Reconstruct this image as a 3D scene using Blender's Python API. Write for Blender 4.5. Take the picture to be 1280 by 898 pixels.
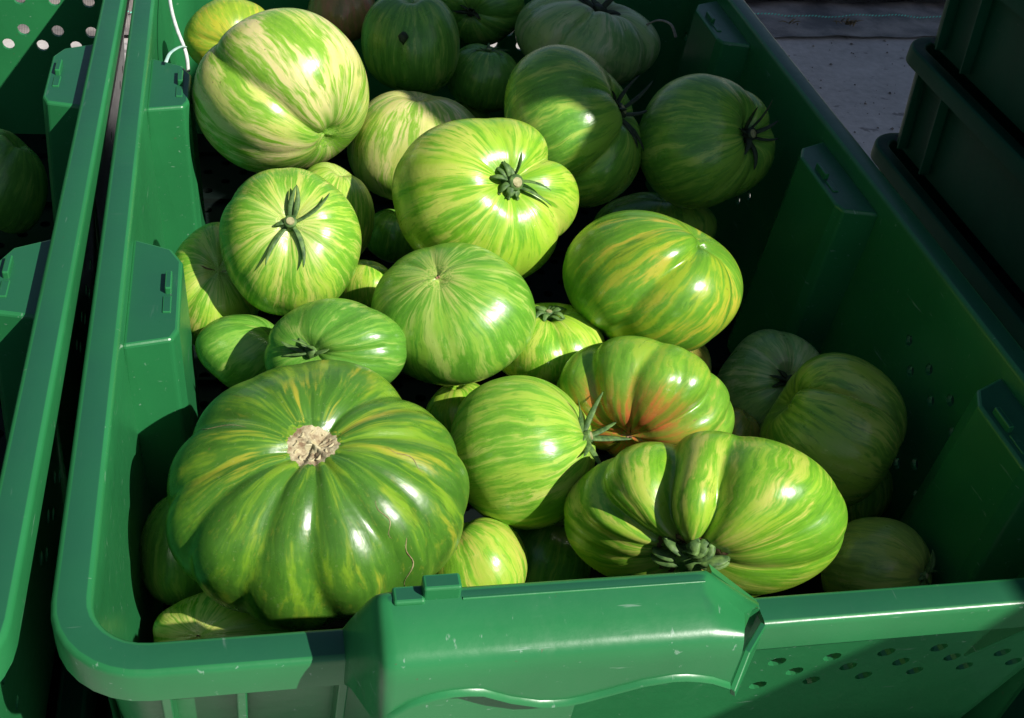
import bpy, bmesh, math, random
import numpy as np
from mathutils import Vector, Matrix

S = bpy.context.scene
COL = S.collection
for o in list(bpy.data.objects): bpy.data.objects.remove(o)

# ---------------------------------------------------------------- camera
H = 0.60                                   # height of the crate rim above the ground
cam_d = bpy.data.cameras.new('camera')
cam = bpy.data.objects.new('camera', cam_d); COL.objects.link(cam)
Mc = Matrix(((0.9745, 0.0230, -0.2232), (-0.1848, 0.6464, -0.7403), (0.1272, 0.7627, 0.6341)))
cam.matrix_world = Matrix.Translation((0.0598, -0.2096, 0.897)) @ Mc.to_4x4()
cam_d.sensor_width = 36; cam_d.sensor_fit = 'HORIZONTAL'
cam_d.lens = 36*1450/1280
cam_d.clip_start = 0.01; cam_d.clip_end = 200
S.camera = cam

# ---------------------------------------------------------------- light
SUN = Vector((0.53, -0.47, 0.705)).normalized()
w = bpy.data.worlds.new('World'); S.world = w; w.use_nodes = True
wn = w.node_tree
sky = wn.nodes.new('ShaderNodeTexSky'); sky.sky_type = 'NISHITA'; sky.sun_disc = False
sky.sun_elevation = math.asin(SUN.z)
sky.sun_rotation = math.atan2(SUN.x, SUN.y)
bg = wn.nodes['Background']; bg.inputs[1].default_value = 0.055
wn.links.new(sky.outputs[0], bg.inputs[0])
sd = bpy.data.lights.new('sun', 'SUN'); sd.energy = 5.0; sd.angle = math.radians(.55); sd.color = (1, .95, .87)
so = bpy.data.objects.new('sun', sd); COL.objects.link(so)
so.rotation_euler = SUN.to_track_quat('Z', 'Y').to_euler()
S.view_settings.view_transform = 'Standard'; S.view_settings.look = 'None'
S.view_settings.exposure = 0.35; S.view_settings.gamma = 1.0

# ---------------------------------------------------------------- helpers
def tag(o, label=None, cat=None, group=None, kind=None):
    if label: o['label'] = label
    if cat: o['category'] = cat
    if group: o['group'] = group
    if kind: o['kind'] = kind
    return o

def mesh(name, vs, fs, smooth=False):
    me = bpy.data.meshes.new(name)
    me.from_pydata([tuple(v) for v in vs], [], fs)
    if smooth: me.polygons.foreach_set('use_smooth', [True]*len(me.polygons))
    me.update()
    return me

def link(name, me, mat=None, parent=None, loc=None):
    o = bpy.data.objects.new(name, me); COL.objects.link(o)
    if mat is not None and me is not None and not me.materials: me.materials.append(mat)
    if parent: o.parent = parent
    if loc is not None: o.location = loc
    return o

def fixn(me):
    b = bmesh.new(); b.from_mesh(me); bmesh.ops.remove_doubles(b, verts=b.verts, dist=1e-6)
    bmesh.ops.recalc_face_normals(b, faces=b.faces); b.to_mesh(me); b.free(); return me

def bevel(o, wd, seg=3):
    m = o.modifiers.new('bevel', 'BEVEL'); m.width = wd; m.segments = seg; m.limit_method = 'ANGLE'; m.angle_limit = math.radians(35)
    m.harden_normals = False
    return o

def smooth_angle(me, ang=40):
    me.polygons.foreach_set('use_smooth', [True]*len(me.polygons))
    b = bmesh.new(); b.from_mesh(me)
    for e in b.edges:
        if len(e.link_faces) == 2 and e.calc_face_angle(0) > math.radians(ang): e.smooth = False
    b.to_mesh(me); b.free(); return me

def loft(rings, closed=True, cap=True):
    n = len(rings[0]); vs = [p for r in rings for p in r]; fs = []
    for i in range(len(rings)-1):
        for j in range(n if closed else n-1):
            k = (j+1) % n
            fs.append((i*n+j, i*n+k, (i+1)*n+k, (i+1)*n+j))
    if cap and closed:
        fs.append(tuple(range(n-1, -1, -1))); fs.append(tuple((len(rings)-1)*n+j for j in range(n)))
    return vs, fs

def prism(poly_top, poly_bot):
    n = len(poly_top); vs = list(poly_top)+list(poly_bot)
    fs = [tuple(range(n)), tuple(range(2*n-1, n-1, -1))]
    for j in range(n):
        k = (j+1) % n; fs.append((j, n+j, n+k, k))
    return vs, fs

def tube(pts, rad, n=8, flat=1.0):
    """tapered tube through pts; rad one number or a list"""
    pts = [Vector(p) for p in pts]; rings = []
    for i, p in enumerate(pts):
        t = (pts[min(i+1, len(pts)-1)]-pts[max(i-1, 0)]).normalized()
        a = t.cross(Vector((0, 0, 1)))
        if a.length < 1e-3: a = t.cross(Vector((0, 1, 0)))
        a.normalize(); b = t.cross(a)
        r = rad[i] if isinstance(rad, (list, tuple)) else rad
        rings.append([p+(a*math.cos(q)+b*math.sin(q)*flat)*r for q in [2*math.pi*k/n for k in range(n)]])
    return loft(rings)

# ---------------------------------------------------------------- node helpers
class G:
    def __init__(s, name):
        s.m = bpy.data.materials.new(name); s.m.use_nodes = True
        s.t = s.m.node_tree; s.b = s.t.nodes['Principled BSDF']
    def n(s, kind, **kw):
        x = s.t.nodes.new(kind)
        for k, v in kw.items(): setattr(x, k, v)
        return x
    def l(s, a, b): s.t.links.new(a, b)
    def noise(s, vec, scale, detail=3, rough=.55, dist=0):
        x = s.n('ShaderNodeTexNoise'); x.inputs['Scale'].default_value = scale; x.inputs['Detail'].default_value = detail
        x.inputs['Roughness'].default_value = rough; x.inputs['Distortion'].default_value = dist
        if vec is not None: s.l(vec, x.inputs['Vector'])
        return x.outputs['Fac']
    def math(s, op, a, b=None, c=None, clamp=False):
        x = s.n('ShaderNodeMath', operation=op, use_clamp=clamp)
        for i, v in enumerate((a, b, c)):
            if v is None: continue
            if isinstance(v, (int, float)): x.inputs[i].default_value = v
            else: s.l(v, x.inputs[i])
        return x.outputs[0]
    def vmul(s, a, v):
        x = s.n('ShaderNodeVectorMath', operation='MULTIPLY'); s.l(a, x.inputs[0]); x.inputs[1].default_value = v
        return x.outputs[0]
    def ramp(s, fac, stops):
        x = s.n('ShaderNodeValToRGB'); e = x.color_ramp.elements
        while len(e) < len(stops): e.new(.5)
        for i, (p, c) in enumerate(stops):
            e[i].position = p; e[i].color = (*c, 1) if len(c) == 3 else c
        s.l(fac, x.inputs[0]); return x.outputs[0]
    def mix(s, fac, a, b, mode='MIX'):
        x = s.n('ShaderNodeMix', data_type='RGBA', blend_type=mode)
        for i, v in ((0, fac), (6, a), (7, b)):
            if isinstance(v, (int, float)): x.inputs[i].default_value = v
            elif isinstance(v, tuple): x.inputs[i].default_value = (*v, 1)
            else: s.l(v, x.inputs[i])
        return x.outputs[2]
    def bump(s, h, strength, dist, prev=None):
        x = s.n('ShaderNodeBump'); x.inputs['Strength'].default_value = strength; x.inputs['Distance'].default_value = dist
        s.l(h, x.inputs['Height'])
        if prev is not None: s.l(prev, x.inputs['Normal'])
        return x.outputs[0]
    def maprange(s, v, a, b, c=0, d=1, smooth=True):
        x = s.n('ShaderNodeMapRange'); x.interpolation_type = 'SMOOTHSTEP' if smooth else 'LINEAR'
        s.l(v, x.inputs[0])
        for i, q in enumerate((a, b, c, d)): x.inputs[1+i].default_value = q
        return x.outputs[0]

def plastic(name, col, rough=.33, dusty=1.0):
    g = G(name); tc = g.n('ShaderNodeTexCoord').outputs['Object']
    big = g.noise(tc, 14, 3); fine = g.noise(tc, 260, 4, .6)
    c = g.mix(g.maprange(big, .3, .75), tuple(x*.88 for x in col), tuple(min(1, x*1.12) for x in col))
    # dusty smears and pale scuffs
    du = g.maprange(g.noise(g.vmul(tc, (1, .25, 1)), 60, 5, .65, .6), .60, .80)
    c = g.mix(g.math('MULTIPLY', du, .10*dusty), c, tuple(x*.75+.025 for x in col))
    sc1 = g.maprange(g.noise(g.vmul(tc, (60, 6, 60)), 6, 3, .6, .4), .67, .74)
    sc2 = g.maprange(g.noise(g.vmul(tc, (5, 70, 40)), 6, 3, .6, .4), .68, .75)
    sp = g.maprange(g.noise(tc, 620, 2, .5), .735, .80)
    sc = g.math('MAXIMUM', g.math('MAXIMUM', sc1, sc2), sp)
    c = g.mix(g.math('MULTIPLY', sc, .45*dusty), c, (.30, .42, .35))
    so = g.math('MULTIPLY', g.maprange(g.noise(tc, 330, 3, .6), .69, .73), g.maprange(g.noise(tc, 24, 2), .5, .62))
    c = g.mix(g.math('MULTIPLY', so, .55*dusty), c, (.10, .075, .045))
    # level upper faces mixed unevenly towards a darker, bluer tone
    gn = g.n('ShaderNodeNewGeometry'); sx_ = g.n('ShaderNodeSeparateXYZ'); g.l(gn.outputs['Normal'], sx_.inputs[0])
    top_tone = g.math('MULTIPLY', g.maprange(sx_.outputs[2], .955, .992), g.maprange(big, .25, .7, .55, .85))
    c = g.mix(top_tone, c, tuple(x*.25+y*dusty for x, y in zip(col, (.007, .028, .030))))
    g.l(c, g.b.inputs['Base Color'])
    r = g.math('ADD', g.math('MULTIPLY', fine, .18), rough-.09)
    r = g.math('ADD', r, g.math('MULTIPLY', du, .15))
    g.l(r, g.b.inputs['Roughness'])
    n1 = g.bump(fine, .10, .0006)
    n2 = g.bump(g.noise(tc, 38, 2), .25, .0012, n1)
    g.l(n2, g.b.inputs['Normal'])
    g.b.inputs['Specular IOR Level'].default_value = .5 if dusty > .5 else .12
    return g.m

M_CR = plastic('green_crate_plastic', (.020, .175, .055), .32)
M_CR2 = plastic('green_crate_plastic_dark', (.006, .085, .040), .55, .15)  # darker, rougher green for the right-hand stack and the lower crates

M_FLOOR = plastic('dark_floor_plastic', (.008, .013, .011), .5, .1)
# palettes: dark, mid, light, pale, ramp shift, streak density, pole colour, pole width, roughness
PAL = {
 'deep':      ((.010, .060, .008), (.050, .17, .010), (.15, .31, .014), (.38, .38, .030), -.03, 2.1, (.17, .31, .02), .05),
 'bright':    ((.030, .17, .010), (.13, .34, .014), (.27, .47, .030), (.50, .56, .10), .00, 3.6, (.42, .46, .09), .45),
 'orange':    ((.040, .16, .012), (.13, .32, .020), (.24, .40, .030), (.38, .45, .07), -.03, 2.6, (.55, .15, .045), 1.0),
 'pale':      ((.045, .20, .014), (.14, .36, .022), (.31, .50, .050), (.50, .60, .13), -.01, 3.4, (.34, .46, .09), .25),
 'mid':       ((.030, .14, .014), (.085, .27, .022), (.17, .38, .040), (.32, .48, .10), -.02, 3.0, (.16, .36, .05), .30),
 'mid2':      ((.040, .17, .014), (.10, .30, .018), (.21, .42, .035), (.38, .54, .11), .00, 3.2, (.40, .48, .12), .35),
 'lime':      ((.045, .20, .010), (.15, .38, .015), (.30, .52, .030), (.50, .62, .09), .03, 3.6, (.20, .42, .02), .30),
 'lime2':     ((.025, .14, .010), (.12, .32, .015), (.30, .48, .040), (.55, .60, .15), .03, 3.6, (.55, .55, .16), .60),
 'palelime':  ((.045, .21, .014), (.14, .36, .020), (.32, .52, .045), (.54, .61, .13), .01, 4.2, (.50, .56, .17), .45),
 'cream':     ((.045, .21, .012), (.18, .38, .025), (.52, .58, .14), (.72, .67, .28), .03, 2.5, (.10, .28, .02), .55),
 'cream2':    ((.045, .20, .014), (.20, .38, .035), (.48, .55, .13), (.68, .64, .26), .02, 2.6, (.60, .55, .20), .55),
 'yellow':    ((.080, .20, .014), (.24, .38, .020), (.44, .46, .030), (.56, .48, .06), .00, 2.6, (.10, .28, .02), .4),
 'blush':     ((.10, .14, .03), (.28, .20, .06), (.40, .20, .09), (.50, .22, .12), .00, 1.6, (.20, .24, .05), .5),
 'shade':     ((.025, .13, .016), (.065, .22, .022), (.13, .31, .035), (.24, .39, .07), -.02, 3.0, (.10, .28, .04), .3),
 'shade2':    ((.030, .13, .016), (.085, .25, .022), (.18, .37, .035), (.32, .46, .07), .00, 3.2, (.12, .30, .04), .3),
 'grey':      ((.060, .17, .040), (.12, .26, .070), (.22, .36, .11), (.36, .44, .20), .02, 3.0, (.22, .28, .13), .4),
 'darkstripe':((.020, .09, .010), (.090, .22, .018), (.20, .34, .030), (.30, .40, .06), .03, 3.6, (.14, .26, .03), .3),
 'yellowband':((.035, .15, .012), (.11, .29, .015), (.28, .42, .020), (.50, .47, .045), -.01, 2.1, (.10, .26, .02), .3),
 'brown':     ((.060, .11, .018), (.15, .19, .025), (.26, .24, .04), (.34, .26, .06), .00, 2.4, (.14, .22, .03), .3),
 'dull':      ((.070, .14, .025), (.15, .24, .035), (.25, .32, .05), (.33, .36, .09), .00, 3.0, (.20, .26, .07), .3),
 'yellowstripe':((.040, .19, .012), (.16, .38, .020), (.30, .47, .040), (.50, .56, .09), .02, 2.8, (.20, .40, .03), .3),
}
def skin_mat(pname, seed):
    dk, md, lt, pl, shift, K, pc, pw = PAL[pname]
    md, lt, pl = [tuple(min(.85, x*q+w_) for x, w_ in zip(c, (.012, 0, .006))) for c, q in ((md, 1.15), (lt, 1.02), (pl, .92))]
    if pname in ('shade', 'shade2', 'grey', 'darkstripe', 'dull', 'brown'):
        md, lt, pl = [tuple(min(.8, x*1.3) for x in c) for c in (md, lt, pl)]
    g = G('tomato_skin_'+pname)
    at = g.n('ShaderNodeAttribute'); at.attribute_name = 'skin_dir'; v = at.outputs['Vector']
    sep = g.n('ShaderNodeSeparateXYZ'); g.l(v, sep.inputs[0]); th = sep.outputs[2]
    tc = g.n('ShaderNodeTexCoord').outputs['Object']
    off = g.n('ShaderNodeVectorMath', operation='ADD'); g.l(v, off.inputs[0]); off.inputs[1].default_value = (seed*3.1, seed*1.7, seed*2.3)
    v = off.outputs[0]
    wn_ = g.n('ShaderNodeTexNoise'); wn_.inputs['Scale'].default_value = 1.6; wn_.inputs['Detail'].default_value = 2; g.l(v, wn_.inputs['Vector'])
    wv = g.n('ShaderNodeVectorMath', operation='MULTIPLY_ADD'); g.l(wn_.outputs['Color'], wv.inputs[0]); wv.inputs[1].default_value = (.2, .2, .2); g.l(v, wv.inputs[2])
    vw = wv.outputs[0]
    a = g.noise(g.vmul(vw, (K*1.1, K*1.1, .45)), 1.0, 2, .5)
    b = g.noise(g.vmul(vw, (K*3.1, K*3.1, .95)), 1.0, 4, .60, .12)
    c = g.noise(g.vmul(vw, (K*8, K*8, 2.0)), 1.0, 3, .6, .15)
    d = g.noise(g.vmul(vw, (1.0, 1.0, 1.1)), 1.0, 2, .5)
    # paler broad bands
    base = g.mix(g.maprange(g.math('ADD', g.math('MULTIPLY', a, .6), g.math('MULTIPLY', d, .4)), .44-shift, .58-shift), lt, pl)
    # green streaks over them, feathered
    m = g.math('ADD', g.math('MULTIPLY', b, .58), g.math('MULTIPLY', c, .22))
    m = g.math('ADD', m, g.math('MULTIPLY', d, .36))
    m = g.math('ADD', m, -.58+.5-shift)
    col = g.mix(g.maprange(m, .435, .535), base, md)
    col = g.mix(g.math('MULTIPLY', g.maprange(m, .52, .61), .62), col, tuple(x*.45+y*.55 for x, y in zip(md, dk)))
    # thin dark dashes
    fl = g.maprange(g.noise(g.vmul(vw, (K*6.5, K*6.5, 1.7)), 1.0, 3, .6, .15), .56, .64)
    fl = g.math('MULTIPLY', fl, g.maprange(g.noise(g.vmul(vw, (1.9, 1.9, 2.4)), 1.0, 2), .40, .60))
    col = g.mix(g.math('MULTIPLY', g.math('MULTIPLY', fl, .5), g.maprange(th, .25, .6)), col, tuple(x*.3+y*.7 for x, y in zip(md, dk)))
    # a faint pale network of cells under the skin
    cell = g.maprange(g.noise(g.vmul(vw, (K*9, K*9, 7)), 1.0, 4, .7), .55, .72)
    col = g.mix(g.math('MULTIPLY', g.math('MULTIPLY', cell, .22), g.maprange(th, .25, .6)), col, pl)
    # the end around the pole has its own tint, ragged along the streaks
    pz = g.math('ADD', th, g.math('MULTIPLY', g.math('ADD', a, -.5), 1.6))
    pf = g.maprange(pz, pw*.30, pw*1.35, 1, 0)
    pm = g.math('MULTIPLY', pf, g.maprange(b, .40, .60, .98, .30))
    col = g.mix(pm, col, pc)
    # small brown pores and rubbed specks
    pore = g.math('MULTIPLY', g.maprange(g.noise(tc, 260, 2, .5), .735, .77), g.maprange(g.noise(tc, 45, 2), .45, .6))
    col = g.mix(g.math('MULTIPLY', pore, .7), col, (.20, .13, .05))
    # very fine speckle
    sp = g.noise(tc, 900, 2, .5)
    col = g.mix(g.math('MULTIPLY', g.maprange(sp, .62, .8), .12), col, (.6, .65, .35))
    g.l(col, g.b.inputs['Base Color'])
    g.b.inputs['Roughness'].default_value = .24
    rr = g.math('ADD', g.math('MULTIPLY', g.noise(tc, 90, 4, .6), .16), .12)
    rr = g.math('ADD', rr, g.math('MULTIPLY', g.noise(tc, 28, 3, .6), .17+.05*((seed*37) % 5)/5))
    g.l(rr, g.b.inputs['Roughness'])
    g.b.inputs['Subsurface Weight'].default_value = .12
    g.b.inputs['Subsurface Scale'].default_value = .006
    g.b.inputs['Subsurface Radius'].default_value = (.5, 1, .2)
    g.b.inputs['Specular IOR Level'].default_value = .55
    n1 = g.bump(g.noise(tc, 620, 3, .6), .05, .0004)
    n2 = g.bump(b, .16, .0012, n1)
    n3 = g.bump(g.noise(tc, 70, 3, .55), .34, .0014, n2)
    g.l(n3, g.b.inputs['Normal'])
    return g.m

def simple(name, c1, c2, rough=.6, scale=120, bumpd=.0005):
    g = G(name); tc = g.n('ShaderNodeTexCoord').outputs['Object']
    n = g.noise(tc, scale, 4, .6)
    g.l(g.ramp(n, [(.35, c1), (.65, c2)]), g.b.inputs['Base Color'])
    g.b.inputs['Roughness'].default_value = rough
    g.l(g.bump(n, .5, bumpd), g.b.inputs['Normal'])
    return g.m
M_SEP = simple('calyx_green', (.030, .085, .018), (.13, .24, .055), .62, 300)
M_SEPD = simple('calyx_withered', (.010, .018, .008), (.035, .06, .022), .75, 300)
M_CUT = simple('stem_cut', (.20, .19, .07), (.42, .40, .20), .7, 400)
M_CORK = simple('cork_scar', (.20, .13, .07), (.52, .47, .29), .85, 330, .0016)
M_CORKN = simple('cork_nub', (.38, .32, .16), (.62, .57, .36), .8, 260, .0009)
M_BRN = simple('brown_scar', (.08, .035, .018), (.32, .19, .10), .85, 300)
M_HAIR = simple('corky_hairline', (.16, .11, .05), (.40, .34, .18), .8, 300)
M_STR = simple('white_string', (.55, .60, .58), (.82, .85, .80), .45, 200)
M_TIE = simple('pale_plastic_tie', (.30, .50, .45), (.55, .72, .66), .25, 200)

# ---------------------------------------------------------------- ground
def ground_mat():
    g = G('concrete'); tc = g.n('ShaderNodeTexCoord').outputs['Object']
    a = g.noise(tc, 5, 5, .6); b = g.noise(tc, 60, 5, .65)
    c = g.ramp(g.math('ADD', g.math('MULTIPLY', a, .5), g.math('MULTIPLY', b, .5)), [(.35, (.34, .32, .31)), (.65, (.52, .49, .48))])
    st = g.maprange(g.noise(g.vmul(tc, (1, 2.4, 1)), 20, 4, .6, .5), .63, .70)
    c = g.mix(g.math('MULTIPLY', st, .6), c, (.07, .06, .06))
    g.l(c, g.b.inputs['Base Color']); g.b.inputs['Roughness'].default_value = .85
    g.l(g.bump(b, .5, .003), g.b.inputs['Normal']); return g.m
def fabric_mat(name, k, weave=True):
    g = G(name); tc = g.n('ShaderNodeTexCoord').outputs['Object']
    br = g.n('ShaderNodeTexWave'); br.inputs['Scale'].default_value = 130; br.bands_direction = 'Y'; g.l(tc, br.inputs['Vector'])
    bx = g.n('ShaderNodeTexWave'); bx.inputs['Scale'].default_value = 80; bx.bands_direction = 'X'; g.l(tc, bx.inputs['Vector'])
    h = g.math('MULTIPLY', br.outputs['Fac'], bx.outputs['Fac'])
    dirt = g.noise(tc, 9, 5, .65)
    c = g.mix(g.maprange(dirt, .35, .7), tuple(x*k for x in (.045, .04, .04)), tuple(x*k for x in (.16, .14, .13)))
    sp = g.maprange(g.noise(tc, 420, 2), .68, .74)
    c = g.mix(g.math('MULTIPLY', sp, .6), c, (.45, .42, .42))
    g.l(c, g.b.inputs['Base Color']); g.b.inputs['Roughness'].default_value = .5
    g.l(g.bump(h, .6, .001), g.b.inputs['Normal']); return g.m
G30 = 30.0
def sheet(name, x0, x1, y0, y1, z, mat, rot=0, nx=1, ny=1, fn=None):
    vs = []; fs = []
    for j in range(ny+1):
        for i in range(nx+1):
            x = x0+(x1-x0)*i/nx; y = y0+(y1-y0)*j/ny
            vs.append((x, y, z+(fn(x, y) if fn else 0)))
    for j in range(ny):
        for i in range(nx):
            a = j*(nx+1)+i; fs.append((a, a+1, a+nx+2, a+nx+1))
    me = mesh(name, vs, fs, True); o = link(name, me, mat)
    o.rotation_euler.z = rot
    return o
tag(sheet('ground', -30, 30, -30, 30, 0, ground_mat()), kind='structure')
ROT = math.radians(5)
# the fabric lies along a line turned 5 degrees from the crates; local y of its edge about 1.68
yl = 1.781*math.cos(ROT)-1.11*math.sin(ROT)
rr_ = random.Random(4)
ph_ = [rr_.uniform(0, 6.28) for _ in range(8)]
def wav(x, y): return .0022*math.sin(x*23+ph_[0])*math.sin(y*31+ph_[1])+.0015*math.sin(x*61+ph_[2]+y*17)
fab = tag(sheet('weed_fabric', -4, 5, yl, yl+.165, .007, fabric_mat('woven_fabric', 2.0), ROT, 260, 8, wav), kind='structure')
def film(x, y):
    t = (y-(yl+.150))
    return .022*math.exp(-((t-.018)/.016)**2)+.010*math.sin(x*9+ph_[3]+t*12)*min(1, max(0, t)*6)+.005*math.sin(x*37+t*50)*min(1, max(0, t)*8)
mf = simple('mulch_film', (.012, .012, .013), (.05, .045, .045), .32, 30, .002)
tag(sheet('mulch_film', -4, 5, yl+.150, yl+1.9, .014, mf, ROT, 260, 60, film), kind='structure')
# stitched green line: short slanted stitches
vs = []; fs = []
yst = 1.863*math.cos(ROT)-1.099*math.sin(ROT)
x = -3.0
while x < 4.0:
    h_ = .0135+wav(x, yst)
    k = len(vs); wv_ = .0016*math.sin(x*140)
    for (dx, dy, dz) in ((0, -.0022, 0), (.0052, .0008, .0008), (.0052, .0030, .0008), (0, 0, 0)):
        vs.append((x+dx, yst+dy+wv_*.3, h_+dz))
    for (dx, dy, dz) in ((0, -.0022, -.0015), (.0052, .0008, -.0007), (.0052, .0030, -.0007), (0, 0, -.0015)):
        vs.append((x+dx, yst+dy+wv_*.3, h_+dz))
    for f in ((0, 1, 2, 3), (7, 6, 5, 4), (0, 4, 5, 1), (1, 5, 6, 2), (2, 6, 7, 3), (3, 7, 4, 0)): fs.append(tuple(k+q for q in f))
    x += .0078
o = link('stitch', mesh('stitch', vs, fs), simple('green_thread', (.06, .50, .36), (.20, .75, .58), .6), fab)
tag(o, kind='stuff')
# grit on the concrete
gr = random.Random(9); V = []; F = []
for i in range(900):
    x = gr.uniform(.55, 1.9); y = gr.uniform(.9, 1.86); r_ = .0012*gr.uniform(.6, 2.6)**1.3; k = len(V)
    for (dx, dy, dz) in ((1, 0, .3), (0, 1, .3), (-1, 0, .3), (0, -1, .3), (0, 0, 1), (.3, .2, -.2)):
        V.append((x+dx*r_*gr.uniform(.7, 1.2), y+dy*r_*gr.uniform(.7, 1.2), r_*dz+.0004))
    for f in ((0, 1, 4), (1, 2, 4), (2, 3, 4), (3, 0, 4)): F.append(tuple(k+q for q in f))
tag(link('grit', mesh('grit', V, F), simple('grit_mat', (.03, .026, .024), (.30, .27, .25), .9)), kind='stuff')
# dry leaf scraps on the fabric
def debris(name, x, y, n, seed, label, ln):
    r = random.Random(seed); V = []; F = []
    for i in range(n):
        a = r.uniform(0, 6.28); l = ln*r.uniform(.4, 1); c0 = Vector((r.gauss(0, ln*.3), r.gauss(0, ln*.22), .004))
        d = Vector((math.cos(a), math.sin(a)*.5, r.uniform(.0, .5)))
        P_ = [c0+d*l*t+Vector((0, 0, .004*math.sin(t*3))) for t in (0, .3, .6, 1)]
        v, f = tube(P_, [.0008, .0022, .0018, .0003], 5, .4)
        k = len(V); V += v; F += [tuple(q+k for q in ff) for ff in f]
    o = link(name, mesh(name, V, F, True), simple(name+'_mat', (.05, .035, .015), (.24, .18, .09), .8), None, (x, y, .009))
    tag(o, label, 'plant debris')
debris('dry_leaf', 1.125, 1.83, 5, 1, 'wisp of dry straw on the woven ground fabric, left of the darker leaf clump', .03)
debris('dry_leaf', 1.262, 1.835, 16, 2, 'dark crumpled dry leaf clump on the woven ground fabric near the crate stack', .026)

# ---------------------------------------------------------------- crate
WT, WB = .0095, .0172          # outer wall face inset, at the top and at the bottom
TH = .0025
def rrect_path(L, W_, r, inset, n=8):
    """closed plan path, counter-clockwise, starting on the front side"""
    pts = []
    r2 = max(.002, r-inset)
    for (cx, cy, a0) in ((W_-inset-r2, inset+r2, -90), (W_-inset-r2, L-inset-r2, 0), (inset+r2, L-inset-r2, 90), (inset+r2, inset+r2, 180)):
        for k in range(n+1):
            a = math.radians(a0+90*k/n); pts.append((cx+r2*math.cos(a), cy+r2*math.sin(a)))
    return pts

def plate(p00, p10, p01, p11, nrm_th, nu, nv, hole, r, seg=10):
    """flat perforated plate: corners of the outer face, thickness vector, nu x nv cells, hole(i,j) -> bool"""
    p00, p10, p01, p11, T_ = map(Vector, (p00, p10, p01, p11, nrm_th))
    def P(u, v, s): return (p00*(1-u)+p10*u)*(1-v)+(p01*(1-u)+p11*u)*v+T_*s
    Lu = (p10-p00).length; Lv = (p01-p00).length
    vs = []; fs = []; idx = {}
    def g_(i, j, s):
        k = (i, j, s)
        if k not in idx: idx[k] = len(vs); vs.append(P(i/nu, j/nv, s))
        return idx[k]
    for i in range(nu):
        for j in range(nv):
            if not hole(i, j):
                fs.append((g_(i, j, 0), g_(i+1, j, 0), g_(i+1, j+1, 0), g_(i, j+1, 0)))
                fs.append((g_(i, j, 1), g_(i, j+1, 1), g_(i+1, j+1, 1), g_(i+1, j, 1)))
                continue
            uc, vc = (i+.5)/nu, (j+.5)/nv; ring = {}
            seg_ = 12
            for s in (0, 1):
                ring[s] = []
                for k in range(seg_):
                    a = 2*math.pi*k/seg_
                    ring[s].append(len(vs)); vs.append(P(uc+r*math.cos(a)/Lu, vc+r*math.sin(a)/Lv, s))
                cs = [g_(i+1, j+1, s), g_(i, j+1, s), g_(i, j, s), g_(i+1, j, s)]   # corners at 45,135,225,315
                R_ = ring[s]
                for q in range(4):
                    m = [R_[(3*q+t) % 12] for t in (0, 1, 2, 3)]
                    for (a, b) in zip(m, m[1:]): fs.append((cs[q], b, a) if s == 0 else (cs[q], a, b))
                    nx_ = cs[(q+1) % 4]; k3 = R_[(3*q+3) % 12]
                    fs.append((cs[q], nx_, k3) if s == 0 else (cs[q], k3, nx_))
            for k in range(seg_):
                a, b = k, (k+1) % seg_
                fs.append((ring[0][a], ring[0][b], ring[1][b], ring[1][a]))
    return vs, fs

def tub(name, depth, L=.6, W_=.4, r=.030, cut=None):
    """rim band, swept round the plan; cut=(x0,x1) leaves the grip gap in the front side"""
    prof = [(0, -.0132), (0, -.0022), (.0004, -.0010), (.0011, -.0003), (.0022, 0), (.0102, .0001), (.0114, -.0003), (.0121, -.0011), (.0125, -.0024),
            (.0128, -.021), (.0103, -.021), (.0100, -.0028), (.0024, -.0026), (.0020, -.0132)]
    rings = []
    n = len(rrect_path(L, W_, r, 0))
    base = [rrect_path(L, W_, r, o_) for o_, _ in prof]
    order = list(range(n))
    # subdivide long straights so that the sides can bow a little
    def pt(j, i, t=0):
        a = Vector(base[j][i]); b = Vector(base[j][(i+1) % n]); return a.lerp(b, t)
    path = []
    for i in order:
        path.append((i, 0))
        if (Vector(base[0][i])-Vector(base[0][(i+1) % n])).length > .1:
            for k in range(1, 24): path.append((i, k/24))
    bow = lambda p: Vector((0, 0))
    for (i, t) in path:
        rings.append([(*pt(j, i, t), prof[j][1]) for j in range(len(prof))])
    m = len(prof)
    if cut is None:
        vs = [p for r_ in rings for p in r_]; fs = []
        N = len(rings)
        for i in range(N):
            for j in range(m): fs.append((i*m+j, ((i+1) % N)*m+j, ((i+1) % N)*m+(j+1) % m, i*m+(j+1) % m))
    else:
        # open run: from cut x1 round to cut x0; front points are the last segment (start at corner 3 end -> path start)
        front = [k for k, r_ in enumerate(rings) if abs(r_[0][1]) < 1e-5]
        mid = [k for k in front if cut[0] < rings[k][0][0] < cut[1]]
        keep = rings[mid[-1]+1:]+rings[:mid[0]]
        def atx(x): return [(x, prof[j][0], prof[j][1]) for j in range(m)]
        keep = [atx(cut[1])]+keep+[atx(cut[0])]
        vs, fs = loft(keep)
    return smooth_angle(fixn(mesh(name, vs, fs)), 50)

def box_mesh(name, x0, x1, y0, y1, z0, z1):
    return fixn(mesh(name, *prism([(x0, y0, z1), (x1, y0, z1), (x1, y1, z1), (x0, y1, z1)], [(x0, y0, z0), (x1, y0, z0), (x1, y1, z0), (x0, y1, z0)])))

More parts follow.
